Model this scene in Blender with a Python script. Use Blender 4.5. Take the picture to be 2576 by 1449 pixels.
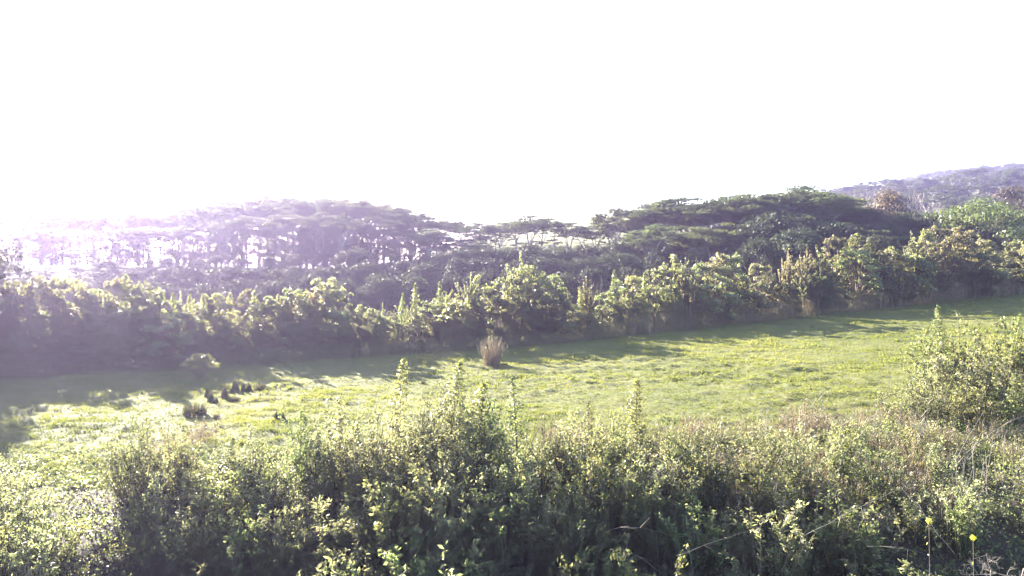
import bpy, math
import numpy as np

sc = bpy.context.scene
col = sc.collection
for o in list(bpy.data.objects):
    bpy.data.objects.remove(o, do_unlink=True)

# ------------------------------------------------------------------ camera, sky, sun, exposure
CAM_Z = 9.0
HORIZON = 630.0          # row of the level horizon in a 2576 x 1449 picture
FPX = 1839.0             # focal length in the same pixels
cam_d = bpy.data.cameras.new('camera')
cam_d.sensor_width = 36.0
cam_d.lens = 36.0 * FPX / 2576.0
cam_d.shift_y = -(724.5 - HORIZON) / 2576.0
cam_d.clip_start = 0.3
cam_d.clip_end = 6000
cam = bpy.data.objects.new('camera', cam_d)
cam.location = (0, 0, CAM_Z)
cam.rotation_euler = (math.radians(90), 0, 0)
col.objects.link(cam)
sc.camera = cam

SUN_EL = math.radians(19.5)
SUN_AZ = math.radians(-38.0)     # left of the viewing direction (+Y)
world = bpy.data.worlds.new('World')
sc.world = world
world.use_nodes = True
wn = world.node_tree
wn.nodes.clear()
sky = wn.nodes.new('ShaderNodeTexSky')
sky.sky_type = 'NISHITA'
sky.sun_disc = False
sky.sun_elevation = SUN_EL
sky.sun_rotation = SUN_AZ
sky.air_density = 0.8
sky.dust_density = 0.6
bg = wn.nodes.new('ShaderNodeBackground')
bg.inputs['Strength'].default_value = 0.08
wo = wn.nodes.new('ShaderNodeOutputWorld')
wn.links.new(sky.outputs[0], bg.inputs[0])
wn.links.new(bg.outputs[0], wo.inputs[0])

sun_d = bpy.data.lights.new('sun', 'SUN')
sun_d.energy = 5.0
sun_d.angle = math.radians(0.5)
sun_d.color = (1.0, 0.93, 0.79)
sun = bpy.data.objects.new('sun', sun_d)
sun.rotation_euler = (math.radians(90) - SUN_EL, 0, math.pi - SUN_AZ)
col.objects.link(sun)

vs = sc.view_settings
vs.view_transform = 'Standard'
vs.look = 'None'
vs.exposure = 3.45
vs.gamma = 1.0
vs.use_curve_mapping = False
sc.render.engine = 'CYCLES'
cy = sc.cycles
cy.max_bounces = 4
cy.diffuse_bounces = 2
cy.glossy_bounces = 1
cy.transmission_bounces = 3
cy.volume_bounces = 0
cy.transparent_max_bounces = 4
cy.use_denoising = True
cy.denoiser = 'OPENIMAGEDENOISE'
cy.denoising_input_passes = 'RGB'
cy.use_adaptive_sampling = False

HAZE_DENSITY = 0.00029
HAZE_ANISO = 0.66

# ------------------------------------------------------------------ helpers
rng = np.random.default_rng(7)


def U(a, b, n=None):
    return rng.uniform(a, b, n)


def unit(v):
    return v / np.maximum(np.linalg.norm(v, axis=-1, keepdims=True), 1e-9)


def rand_dirs(n):
    return unit(rng.normal(size=(n, 3)))


class MB:
    """collects quads and triangles, then makes one mesh"""
    def __init__(self):
        self.V, self.F, self.T, self.S, self.n = [], [], [], [], 0

    def quads(self, q, tint):
        n = len(q)
        if n == 0:
            return
        self.V.append(np.asarray(q, float).reshape(-1, 3))
        self.F.append((np.arange(n * 4) + self.n))
        self.S.append(np.full(n, 4))
        self.T.append(np.broadcast_to(np.asarray(tint, float), (n,)))
        self.n += n * 4

    def tris(self, t, tint):
        n = len(t)
        if n == 0:
            return
        self.V.append(np.asarray(t, float).reshape(-1, 3))
        self.F.append((np.arange(n * 3) + self.n))
        self.S.append(np.full(n, 3))
        self.T.append(np.broadcast_to(np.asarray(tint, float), (n,)))
        self.n += n * 3

    def grid(self, P, tint=0.5):
        """P (a, b, 3) shared-vertex sheet"""
        a, b = P.shape[:2]
        i = np.arange(a * b).reshape(a, b) + self.n
        f = np.stack([i[:-1, :-1], i[1:, :-1], i[1:, 1:], i[:-1, 1:]], -1).reshape(-1)
        self.V.append(P.reshape(-1, 3))
        self.F.append(f)
        self.S.append(np.full(len(f) // 4, 4))
        self.T.append(np.full(len(f) // 4, float(tint)))
        self.n += a * b

    def tube(self, pts, rad, k=5, tint=0.5):
        pts = np.asarray(pts, float)
        rad = np.asarray(rad, float)
        d = unit(np.gradient(pts, axis=0))
        ref = np.where(np.abs(d[:, 2:3]) > 0.9, np.array([[1.0, 0, 0]]), np.array([[0, 0, 1.0]]))
        s = unit(np.cross(d, ref))
        t = np.cross(d, s)
        a = np.linspace(0, 2 * np.pi, k + 1)
        ring = (s[:, None] * np.cos(a)[None, :, None] + t[:, None] * np.sin(a)[None, :, None]) * rad[:, None, None]
        self.grid((pts[:, None] + ring), tint)

    def leaves(self, pos, out, size, ratio=0.5, up=0.5, rnd=0.6, droop=0.0, tint=None, along=None):
        pos = np.asarray(pos, float)
        n = len(pos)
        if n == 0:
            return
        nrm = unit(out * 0.6 + np.array([0, 0, up]) + rand_dirs(n) * rnd)
        ax = rand_dirs(n) if along is None else unit(along + rand_dirs(n) * 0.35)
        ax = unit(ax + np.array([0, 0, -droop]))
        ax = unit(ax - nrm * np.sum(ax * nrm, 1, keepdims=True))
        sd = np.cross(nrm, ax)
        L = (size * U(0.65, 1.35, n))[:, None]
        W = L * ratio * 0.5
        fold = nrm * L * 0.08
        q = np.stack([pos - ax * L * 0.5, pos + sd * W + fold, pos + ax * L * 0.5, pos - sd * W + fold], 1)
        if tint is None:
            tint = U(0, 1, n)
        self.quads(q, tint)

    def blades(self, base, h, lean, w, seg=3, tint=None):
        """curved tapering ribbons; lean (n,2) is the horizontal offset of the tip"""
        n = len(base)
        ang = U(0, 2 * np.pi, n)
        sd = np.stack([np.cos(ang), np.sin(ang), np.zeros(n)], 1)
        if tint is None:
            tint = U(0, 1, n)
        h = np.broadcast_to(h, (n,))
        w = np.broadcast_to(w, (n,))
        prev = None
        for i in range(seg + 1):
            t = i / seg
            c = base + np.stack([lean[:, 0] * t ** 1.8, lean[:, 1] * t ** 1.8, h * (t - 0.12 * t * t)], 1)
            ww = (w * (1 - t) ** 0.7 * 0.5)[:, None]
            a, b = c - sd * ww, c + sd * ww
            if prev is not None:
                if i == seg:
                    self.tris(np.stack([prev[0], prev[1], c], 1), tint)
                else:
                    self.quads(np.stack([prev[0], prev[1], b, a], 1), tint)
            prev = (a, b)

    def mesh(self, name, mat, smooth=False):
        me = bpy.data.meshes.new(name)
        V = np.concatenate(self.V)
        F = np.concatenate(self.F).astype(np.int32)
        S = np.concatenate(self.S).astype(np.int32)
        me.vertices.add(len(V))
        me.vertices.foreach_set('co', V.astype(np.float32).ravel())
        me.loops.add(len(F))
        me.loops.foreach_set('vertex_index', F)
        me.polygons.add(len(S))
        me.polygons.foreach_set('loop_start', np.concatenate([[0], np.cumsum(S)[:-1]]).astype(np.int32))
        me.polygons.foreach_set('loop_total', S)
        if smooth:
            me.polygons.foreach_set('use_smooth', np.ones(len(S), bool))
        at = me.attributes.new('tint', 'FLOAT', 'FACE')
        at.data.foreach_set('value', np.concatenate(self.T).astype(np.float32))
        me.materials.append(mat)
        me.update(calc_edges=True)
        return me


def link(name, me, parent=None):
    o = bpy.data.objects.new(name, me)
    if parent is not None:
        o.parent = parent
    col.objects.link(o)
    return o


def tag(o, label=None, cat=None, group=None, kind=None):
    if label:
        o['label'] = label
    if cat:
        o['category'] = cat
    if group:
        o['group'] = group
    if kind:
        o['kind'] = kind
    return o


def thing(name, parts, loc, label, cat, group=None, rz=0.0, s=1.0, tilt=(0, 0), sxy=None):
    """an Empty at the base with one child object per part mesh (meshes shared between copies)"""
    e = bpy.data.objects.new(name, None)
    e.empty_display_size = 0.3
    col.objects.link(e)
    e.location = loc
    e.rotation_euler = (tilt[0], tilt[1], rz)
    sxy = s if sxy is None else sxy
    e.scale = (sxy, sxy, s)
    tag(e, label, cat, group)
    for pn, me in parts:
        ch = link(pn, me, e)
        if pn == 'seed_heads':
            ch['kind'] = 'stuff'
    return e


ORD = ['', 'first', 'second', 'third', 'fourth', 'fifth', 'sixth', 'seventh', 'eighth', 'ninth', 'tenth', 'eleventh', 'twelfth',
       'thirteenth', 'fourteenth', 'fifteenth', 'sixteenth', 'seventeenth', 'eighteenth', 'nineteenth', 'twentieth']


def ordinal(k):
    if k <= 20:
        return ORD[k]
    tens = ['', '', 'twenty', 'thirty', 'forty', 'fifty', 'sixty', 'seventy', 'eighty', 'ninety'][k // 10]
    return tens[:-1] + 'ieth' if k % 10 == 0 else tens + '-' + ORD[k % 10]


# smooth value noise for numpy arrays
_perm = np.random.default_rng(3).uniform(-1, 1, (256, 256))


def vnoise(x, y):
    xi, yi = np.floor(x).astype(int), np.floor(y).astype(int)
    fx, fy = x - xi, y - yi
    fx, fy = fx * fx * (3 - 2 * fx), fy * fy * (3 - 2 * fy)
    g = lambda i, j: _perm[i % 256, j % 256]
    return ((g(xi, yi) * (1 - fx) + g(xi + 1, yi) * fx) * (1 - fy) + (g(xi, yi + 1) * (1 - fx) + g(xi + 1, yi + 1) * fx) * fy)


def sstep(a, b, x):
    t = np.clip((x - a) / (b - a), 0, 1)
    return t * t * (3 - 2 * t)


def yrow(x):
    return 68.4 + 0.46 * x


def gz(x, y):
    """height of the land"""
    x = np.asarray(x, float)
    y = np.asarray(y, float)
    lat = 0.045 * np.sqrt(np.maximum(x, 0) ** 2 + 4) - 0.09
    lat = lat * (1 - 0.35 * sstep(60, 160, x))
    z = lat.copy()
    edge = 27.5 - 2.5 * sstep(8, 18, x)
    z = z - 0.10 * np.clip(33 - y, 0, 22) - 0.42 * np.clip(edge - y, 0, 9) * sstep(-14.5, -11.5, x)          # bank that drops towards the camera
    d = y - yrow(np.clip(x, -70, 110))
    gully = -3.2 * sstep(8, 30, d) * (1 - 0.55 * sstep(40, 120, x))
    left = sstep(-4, -24, x)                                                       # left hill with the dense grove
    crest_l = 9.6 * sstep(36, 88, d) * left - 34 * sstep(108, 330, d) * left * sstep(10, -60, x)
    mid = sstep(-24, -4, x) * sstep(110, 60, x)
    crest_m = (12.5 * sstep(45, 120, d) + 11 * sstep(115, 240, d) - 40 * sstep(260, 600, d)) * mid
    right = sstep(60, 110, x)
    crest_r = (7 * sstep(35, 90, d) + 42 * sstep(80, 420, d)) * right * (0.6 + 0.4 * sstep(80, 400, x))
    crest_r = crest_r + 34 * sstep(430, 740, d) * sstep(1150, 820, d) * sstep(400, 520, x)
    z = z + gully + crest_l + crest_m + crest_r
    z = z + sstep(25, 120, d) * (0.9 * vnoise(x / 23, y / 23) + 2.2 * vnoise(x / 70 + 9, y / 70))
    return z


def px_x(px, y):
    return (px - 1288.0) / FPX * y


def z_at(py, y):
    return CAM_Z - (py - HORIZON) / FPX * y


def prof(pts):
    a = np.array(pts, float)
    return lambda px: np.interp(px, a[:, 0], a[:, 1])


# ------------------------------------------------------------------ materials
def new_mat(name):
    m = bpy.data.materials.new(name)
    m.use_nodes = True
    nt = m.node_tree
    nt.nodes.clear()
    out = nt.nodes.new('ShaderNodeOutputMaterial')
    return m, nt, out


def ramp_node(nt, stops):
    r = nt.nodes.new('ShaderNodeValToRGB')
    el = r.color_ramp.elements
    el[0].position, el[0].color = stops[0][0], (*stops[0][1], 1)
    el[1].position, el[1].color = stops[-1][0], (*stops[-1][1], 1)
    for p, c in stops[1:-1]:
        e = el.new(p)
        e.color = (*c, 1)
    return r


def leaf_mat(name, stops, transl=0.42, rough=0.55, spec=0.3, hue=0.025, val=0.35, tr_gain=(2.3, 2.2, 1.5), nscale=0.9):
    m, nt, out = new_mat(name)
    at = nt.nodes.new('ShaderNodeAttribute')
    at.attribute_name = 'tint'
    r = ramp_node(nt, stops)
    nt.links.new(at.outputs['Fac'], r.inputs[0])
    oi = nt.nodes.new('ShaderNodeObjectInfo')
    tc = nt.nodes.new('ShaderNodeTexCoord')
    nz = nt.nodes.new('ShaderNodeTexNoise')
    nz.inputs['Scale'].default_value = nscale
    nz.inputs['Detail'].default_value = 2
    nt.links.new(tc.outputs['Object'], nz.inputs['Vector'])
    hs = nt.nodes.new('ShaderNodeHueSaturation')
    mh = nt.nodes.new('ShaderNodeMapRange')
    mh.inputs['To Min'].default_value = 0.5 - hue
    mh.inputs['To Max'].default_value = 0.5 + hue
    nt.links.new(oi.outputs['Random'], mh.inputs['Value'])
    nt.links.new(mh.outputs[0], hs.inputs['Hue'])
    ad = nt.nodes.new('ShaderNodeMath')
    ad.operation = 'MULTIPLY_ADD'
    ad.inputs[1].default_value = 7.13
    nt.links.new(oi.outputs['Random'], ad.inputs[0])
    nt.links.new(nz.outputs['Fac'], ad.inputs[2])
    fr = nt.nodes.new('ShaderNodeMath')
    fr.operation = 'PINGPONG'
    fr.inputs[1].default_value = 1.0
    nt.links.new(ad.outputs[0], fr.inputs[0])
    mv = nt.nodes.new('ShaderNodeMapRange')
    mv.inputs['To Min'].default_value = 1 - val
    mv.inputs['To Max'].default_value = 1 + val
    nt.links.new(fr.outputs[0], mv.inputs['Value'])
    nt.links.new(mv.outputs[0], hs.inputs['Value'])
    nt.links.new(r.outputs[0], hs.inputs['Color'])
    p = nt.nodes.new('ShaderNodeBsdfPrincipled')
    p.inputs['Roughness'].default_value = rough
    p.inputs['Specular IOR Level'].default_value = spec
    nt.links.new(hs.outputs[0], p.inputs['Base Color'])
    tg = nt.nodes.new('ShaderNodeMix')
    tg.data_type = 'RGBA'
    tg.blend_type = 'MULTIPLY'
    tg.inputs[0].default_value = 1.0
    tg.inputs[7].default_value = (*tr_gain, 1)
    nt.links.new(hs.outputs[0], tg.inputs[6])
    tr = nt.nodes.new('ShaderNodeBsdfTranslucent')
    nt.links.new(tg.outputs[2], tr.inputs['Color'])
    mx = nt.nodes.new('ShaderNodeMixShader')
    mx.inputs[0].default_value = transl
    nt.links.new(p.outputs[0], mx.inputs[1])
    nt.links.new(tr.outputs[0], mx.inputs[2])
    nt.links.new(mx.outputs[0], out.inputs['Surface'])
    return m


def bark_mat(name, c1, c2, scale=6.0):
    m, nt, out = new_mat(name)
    tc = nt.nodes.new('ShaderNodeTexCoord')
    mp = nt.nodes.new('ShaderNodeMapping')
    mp.inputs['Scale'].default_value = (1, 1, 0.25)
    nz = nt.nodes.new('ShaderNodeTexNoise')
    nz.inputs['Scale'].default_value = scale
    nz.inputs['Detail'].default_value = 4
    nt.links.new(tc.outputs['Object'], mp.inputs['Vector'])
    nt.links.new(mp.outputs[0], nz.inputs['Vector'])
    r = ramp_node(nt, [(0.3, c1), (0.7, c2)])
    nt.links.new(nz.outputs['Fac'], r.inputs[0])
    p = nt.nodes.new('ShaderNodeBsdfPrincipled')
    p.inputs['Roughness'].default_value = 0.85
    nt.links.new(r.outputs[0], p.inputs['Base Color'])
    bm = nt.nodes.new('ShaderNodeBump')
    bm.inputs['Strength'].default_value = 0.5
    bm.inputs['Distance'].default_value = 0.03
    nt.links.new(nz.outputs['Fac'], bm.inputs['Height'])
    nt.links.new(bm.outputs[0], p.inputs['Normal'])
    nt.links.new(p.outputs[0], out.inputs['Surface'])
    return m


def ground_mat(name, stops, scale, bump=0.4, dist=0.1, litter=None):
    m, nt, out = new_mat(name)
    tc = nt.nodes.new('ShaderNodeTexCoord')
    n1 = nt.nodes.new('ShaderNodeTexNoise')
    n1.inputs['Scale'].default_value = scale
    n1.inputs['Detail'].default_value = 6
    n1.inputs['Roughness'].default_value = 0.65
    nt.links.new(tc.outputs['Object'], n1.inputs['Vector'])
    r = ramp_node(nt, stops)
    nt.links.new(n1.outputs['Fac'], r.inputs[0])
    n2 = nt.nodes.new('ShaderNodeTexNoise')
    n2.inputs['Scale'].default_value = scale * 9
    n2.inputs['Detail'].default_value = 5
    nt.links.new(tc.outputs['Object'], n2.inputs['Vector'])
    mv = nt.nodes.new('ShaderNodeMapRange')
    mv.inputs['To Min'].default_value = 0.6
    mv.inputs['To Max'].default_value = 1.4
    nt.links.new(n2.outputs['Fac'], mv.inputs['Value'])
    hs = nt.nodes.new('ShaderNodeHueSaturation')
    nt.links.new(mv.outputs[0], hs.inputs['Value'])
    nt.links.new(r.outputs[0], hs.inputs['Color'])
    p = nt.nodes.new('ShaderNodeBsdfPrincipled')
    p.inputs['Roughness'].default_value = 0.9
    p.inputs['Specular IOR Level'].default_value = 0.2
    nt.links.new(hs.outputs[0], p.inputs['Base Color'])
    if litter:                                   # brown leaf litter under the thicket, nearer than this line
        sx = nt.nodes.new('ShaderNodeSeparateXYZ')
        nt.links.new(tc.outputs['Object'], sx.inputs[0])
        ma = nt.nodes.new('ShaderNodeMath')
        ma.operation = 'MULTIPLY_ADD'
        ma.inputs[1].default_value = 5.0
        nt.links.new(n1.outputs['Fac'], ma.inputs[0])
        nt.links.new(sx.outputs['Y'], ma.inputs[2])
        mr = nt.nodes.new('ShaderNodeMapRange')
        mr.inputs['From Min'].default_value = litter + 2.5 + 1.5
        mr.inputs['From Max'].default_value = litter + 2.5 - 1.5
        nt.links.new(ma.outputs[0], mr.inputs['Value'])
        mc = nt.nodes.new('ShaderNodeMix')
        mc.data_type = 'RGBA'
        mc.inputs[7].default_value = (0.045, 0.034, 0.026, 1)
        nt.links.new(mr.outputs[0], mc.inputs[0])
        nt.links.new(hs.outputs[0], mc.inputs[6])
        nt.links.new(mc.outputs[2], p.inputs['Base Color'])
    bm = nt.nodes.new('ShaderNodeBump')
    bm.inputs['Strength'].default_value = bump
    bm.inputs['Distance'].default_value = dist
    nt.links.new(n2.outputs['Fac'], bm.inputs['Height'])
    nt.links.new(bm.outputs[0], p.inputs['Normal'])
    nt.links.new(p.outputs[0], out.inputs['Surface'])
    return m


M = {}
M['pasture'] = ground_mat('pasture_ground', [(0.25, (0.045, 0.05, 0.016)), (0.5, (0.075, 0.08, 0.024)), (0.75, (0.11, 0.105, 0.036))], 0.35, litter=30.0)
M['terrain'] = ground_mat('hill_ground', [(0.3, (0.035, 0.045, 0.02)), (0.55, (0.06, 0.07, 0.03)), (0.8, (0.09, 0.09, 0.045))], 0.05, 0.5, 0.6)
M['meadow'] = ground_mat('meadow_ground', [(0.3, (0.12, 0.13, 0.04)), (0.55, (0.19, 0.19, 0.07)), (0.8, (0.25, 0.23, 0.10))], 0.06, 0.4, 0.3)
M['grass'] = leaf_mat('pasture_grass_blades', [(0.0, (0.075, 0.088, 0.02)), (0.55, (0.135, 0.145, 0.036)), (0.85, (0.18, 0.172, 0.056)), (1.0, (0.23, 0.195, 0.095))],
                      transl=0.38, rough=0.7, spec=0.1, val=0.3, nscale=0.35, tr_gain=(1.35, 1.3, 0.9))
M['umbrella'] = leaf_mat('umbrella_tree_foliage', [(0.0, (0.025, 0.038, 0.018)), (0.6, (0.05, 0.065, 0.028)), (1.0, (0.09, 0.10, 0.045))], transl=0.35, rough=0.6, spec=0.2, val=0.3, nscale=0.25)
M['dark'] = leaf_mat('dense_tree_foliage', [(0.0, (0.014, 0.02, 0.012)), (0.6, (0.026, 0.034, 0.018)), (1.0, (0.045, 0.052, 0.026))], transl=0.2, rough=0.7, spec=0.15, val=0.35, nscale=0.4)
M['bright'] = leaf_mat('bright_tree_foliage', [(0.0, (0.04, 0.058, 0.018)), (0.6, (0.062, 0.085, 0.026)), (1.0, (0.09, 0.11, 0.038))], transl=0.28, rough=0.5, val=0.25, nscale=0.4)
M['russet'] = leaf_mat('russet_tree_foliage', [(0.0, (0.04, 0.034, 0.026)), (0.6, (0.058, 0.048, 0.036)), (1.0, (0.085, 0.07, 0.05))], transl=0.35, rough=0.5, val=0.25, nscale=0.4)
M['shrub'] = leaf_mat('glossy_shrub_leaves', [(0.0, (0.05, 0.062, 0.03)), (0.6, (0.10, 0.115, 0.055)), (0.9, (0.15, 0.155, 0.08)), (1.0, (0.21, 0.18, 0.12))], transl=0.58, rough=0.38, spec=0.5, hue=0.03, val=0.3)
M['tan'] = leaf_mat('dry_shrub_leaves', [(0.0, (0.055, 0.058, 0.032)), (0.6, (0.10, 0.098, 0.056)), (1.0, (0.17, 0.15, 0.10))], transl=0.5, rough=0.45, hue=0.02, val=0.3)
M['spire'] = leaf_mat('yellow_green_leaves', [(0.0, (0.07, 0.085, 0.028)), (0.6, (0.115, 0.13, 0.046)), (1.0, (0.17, 0.175, 0.075))], transl=0.48, rough=0.45, val=0.2)
M['thicket'] = leaf_mat('thicket_leaves', [(0.0, (0.035, 0.048, 0.02)), (0.55, (0.08, 0.095, 0.042)), (0.88, (0.135, 0.14, 0.068)), (1.0, (0.19, 0.165, 0.10))], transl=0.52, rough=0.5, spec=0.4, hue=0.03, val=0.35)
M['sage'] = leaf_mat('sage_thicket_leaves', [(0.0, (0.05, 0.06, 0.035)), (0.55, (0.10, 0.11, 0.065)), (0.9, (0.16, 0.16, 0.10)), (1.0, (0.22, 0.19, 0.13))], transl=0.55, rough=0.5, spec=0.3, hue=0.02, val=0.3)
M['cane'] = leaf_mat('cane_grass_blades', [(0.0, (0.06, 0.075, 0.028)), (0.4, (0.11, 0.10, 0.05)), (0.7, (0.16, 0.12, 0.08)), (1.0, (0.24, 0.17, 0.12))], transl=0.3, rough=0.55, spec=0.3, val=0.25, tr_gain=(1.2, 1.1, 0.8))
M['straw'] = leaf_mat('dry_straw', [(0.0, (0.12, 0.095, 0.06)), (0.5, (0.19, 0.155, 0.10)), (1.0, (0.27, 0.225, 0.155))], transl=0.25, rough=0.6, spec=0.3, val=0.2, tr_gain=(1.1, 1.0, 0.8))
M['tuft'] = leaf_mat('dark_tuft_blades', [(0.0, (0.03, 0.035, 0.016)), (0.6, (0.055, 0.055, 0.028)), (1.0, (0.11, 0.095, 0.05))], transl=0.15, rough=0.6, spec=0.2, val=0.2)
M['bark_pale'] = bark_mat('pale_bark', (0.20, 0.17, 0.14), (0.38, 0.34, 0.29))
M['bark_dark'] = bark_mat('brown_bark', (0.07, 0.05, 0.04), (0.16, 0.12, 0.09))
M['dead'] = bark_mat('bleached_dead_wood', (0.13, 0.105, 0.09), (0.25, 0.215, 0.18), 9)
M['yellow'] = leaf_mat('yellow_petals', [(0.0, (0.55, 0.50, 0.05)), (1.0, (0.75, 0.68, 0.12))], transl=0.4, rough=0.5, val=0.1, tr_gain=(1.1, 1.1, 0.8))

# ------------------------------------------------------------------ the land
PX0, PX1, PY0, PY1 = -58.0, 96.0, 8.0, 112.0


def field_bumps(x, y):
    w = sstep(26, 36, y) * sstep(2, -4, y - yrow(x))
    b = 0.10 * vnoise(x / 3.1, y / 2.2) + 0.13 * vnoise(x / 1.3 + 40, y / 0.8) + 0.16 * np.abs(vnoise(x / 0.5, y / 0.45 + 17))
    rough = 0.45 + 0.55 * sstep(-0.4, 0.5, vnoise(x / 9 + 5, y / 7))
    return b * (0.25 + 0.75 * w) * rough


xs = np.arange(PX0, PX1, 0.36)
ys = np.arange(PY0, PY1, 0.30)
X, Y = np.meshgrid(xs, ys, indexing='ij')
Z = gz(X, Y) + field_bumps(X, Y)
mb = MB()
mb.grid(np.stack([X, Y, Z], -1))
tag(link('pasture', mb.mesh('pasture', M['pasture'], True)), 'bumpy sunlit green pasture rising to the right', 'pasture', kind='structure')

t = np.linspace(-1, 1, 190)
ax = np.sinh(t * 4.6) / math.sinh(4.6)
xs = 20 + ax * 2300
ys = 60 + ax * 2300
X, Y = np.meshgrid(xs, ys, indexing='ij')
Z = gz(X, np.maximum(Y, -60))
inside = (X > PX0 + 1) & (X < PX1 - 1) & (Y > PY0 + 1) & (Y < PY1 - 1)
Z = np.where(inside, Z - 1.2, Z)
mb = MB()
mb.grid(np.stack([X, Y, Z], -1))
tag(link('terrain', mb.mesh('terrain', M['terrain'], True)), 'rolling grassy hills behind the shrubs', 'terrain', kind='structure')

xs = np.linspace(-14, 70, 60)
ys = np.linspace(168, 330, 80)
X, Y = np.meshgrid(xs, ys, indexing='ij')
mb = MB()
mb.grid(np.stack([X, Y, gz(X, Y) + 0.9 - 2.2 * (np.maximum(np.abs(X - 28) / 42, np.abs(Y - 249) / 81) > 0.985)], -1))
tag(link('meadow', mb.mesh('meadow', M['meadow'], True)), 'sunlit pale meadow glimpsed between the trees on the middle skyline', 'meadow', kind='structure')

# ------------------------------------------------------------------ haze: one box of even air round everything
hx, hz0, hz1 = 2500.0, -38.0, 122.0
mb = MB()
c = np.array([[sx * hx + 20, sy * hx + 60, z] for z in (hz0, hz1) for sy in (-1, 1) for sx in (-1, 1)])
for f in ((0, 2, 3, 1), (4, 5, 7, 6), (0, 1, 5, 4), (1, 3, 7, 5), (3, 2, 6, 7), (2, 0, 4, 6)):
    mb.quads(c[list(f)][None], 0.5)
m, nt, out = new_mat('hazy_air')
pv = nt.nodes.new('ShaderNodeVolumePrincipled')
pv.inputs['Color'].default_value = (0.67, 0.57, 1.0, 1)
pv.inputs['Density'].default_value = HAZE_DENSITY
pv.inputs['Anisotropy'].default_value = HAZE_ANISO
pv.inputs['Density Attribute'].default_value = ''
m.cycles.homogeneous_volume = True
m.cycles.volume_sampling = 'DISTANCE'
nt.links.new(pv.outputs[0], out.inputs['Volume'])
haze = link('haze', mb.mesh('haze', m))
tag(haze, 'thin lavender haze in the air towards the sun', 'haze', kind='stuff')

# ------------------------------------------------------------------ plant builders (each returns [(part name, mesh), ...])


def bez(a, b, c, n=6):
    t = np.linspace(0, 1, n)[:, None]
    return (1 - t) ** 2 * a + 2 * t * (1 - t) * b + t * t * c


def umbrella_tree(H=15.0, R=6.0, fork=0.55, tiers=0, leafmat='umbrella', zlo=0.3):
    """flat-topped spreading tree: pale forking trunk and flat leafy pads with gaps"""
    w, lf = MB(), MB()
    lean = U(-0.6, 0.6, 2)
    top = np.array([lean[0], lean[1], H * fork])
    w.tube(bez(np.array([0, 0, -0.8]), np.array([lean[0] * 0.2, lean[1] * 0.2, H * fork * 0.5]), top, 7), np.linspace(0.26, 0.17, 7) * H / 15, 7)
    pads = []
    nl = int(U(6, 9))
    a0 = U(0, 6.28)
    for i in range(nl):
        a = a0 + i * 6.283 / nl + U(-0.3, 0.3)
        r = R * U(0.45, 0.95)
        st = top * np.array([1, 1, U(0.82, 1.0)])
        en = np.array([r * math.cos(a), r * math.sin(a), H * (0.97 - 0.15 * (r / R) ** 2) * U(0.96, 1.02)])
        mid = st + (en - st) * np.array([0.35, 0.35, 0.72])
        P = bez(st, mid, en, 8)
        w.tube(P, np.linspace(0.12, 0.035, 8) * H / 15, 5)
        pads.append((en, U(1.3, 2.1)))
        for k in range(4):
            q = P[int(U(3, 7))]
            a2 = a + U(-1.2, 1.2)
            r2 = U(1.0, 2.6)
            e2 = q + np.array([r2 * math.cos(a2), r2 * math.sin(a2), U(0.3, 1.2)])
            e2[2] = min(e2[2] + 0.25 * (H * 0.95 - e2[2]), H * (1.0 - 0.16 * min(1.2, np.hypot(e2[0], e2[1]) / R) ** 2))
            w.tube(bez(q, (q + e2) / 2 + np.array([0, 0, 0.2]), e2, 4), np.linspace(0.05, 0.02, 4) * H / 15, 4)
            pads.append((e2, U(0.9, 1.7)))
    for k in range(5):
        r = R * U(0, 0.45)
        a = U(0, 6.28)
        pads.append((np.array([r * math.cos(a), r * math.sin(a), H * U(0.93, 1.0)]), U(1.1, 1.9)))
    for k in range(tiers):
        z = H * U(zlo, 0.88)
        a = U(0, 6.28)
        r = R * U(0.3, 0.75)
        st = np.array([lean[0] * z / H, lean[1] * z / H, z - 0.5])
        en = np.array([r * math.cos(a), r * math.sin(a), z + U(0, 0.6)])
        w.tube(bez(st, (st + en) / 2, en, 4), np.linspace(0.06, 0.02, 4), 4)
        pads.append((en, U(0.8, 1.6)))
        pads.append((st + (en - st) * 0.6 + np.array([0, 0, 0.25]), U(0.6, 1.1)))
    for cpos, pr in pads:
        n = int(52 * pr * pr * 0.62 + 14)
        a = U(0, 6.28, n)
        rr = pr * np.sqrt(U(0, 1, n))
        lob = 1 + 0.35 * np.sin(a * 3 + U(0, 6)) * np.sin(a * 2 + U(0, 6))
        p = cpos + np.stack([rr * lob * np.cos(a), rr * lob * np.sin(a), (0.30 - 0.22 * (rr / pr) ** 2) * U(-0.5, 1, n) * pr], 1)
        lf.leaves(p, np.zeros((n, 3)), 0.46, 0.6, up=1.0, rnd=0.55, tint=np.clip(U(0, 0.8, n) + U(-0.1, 0.25), 0, 1))
    return [('trunk', w.mesh('umbrella_trunk', M['bark_pale'], True)), ('crown', lf.mesh('umbrella_crown', M[leafmat]))]


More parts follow.
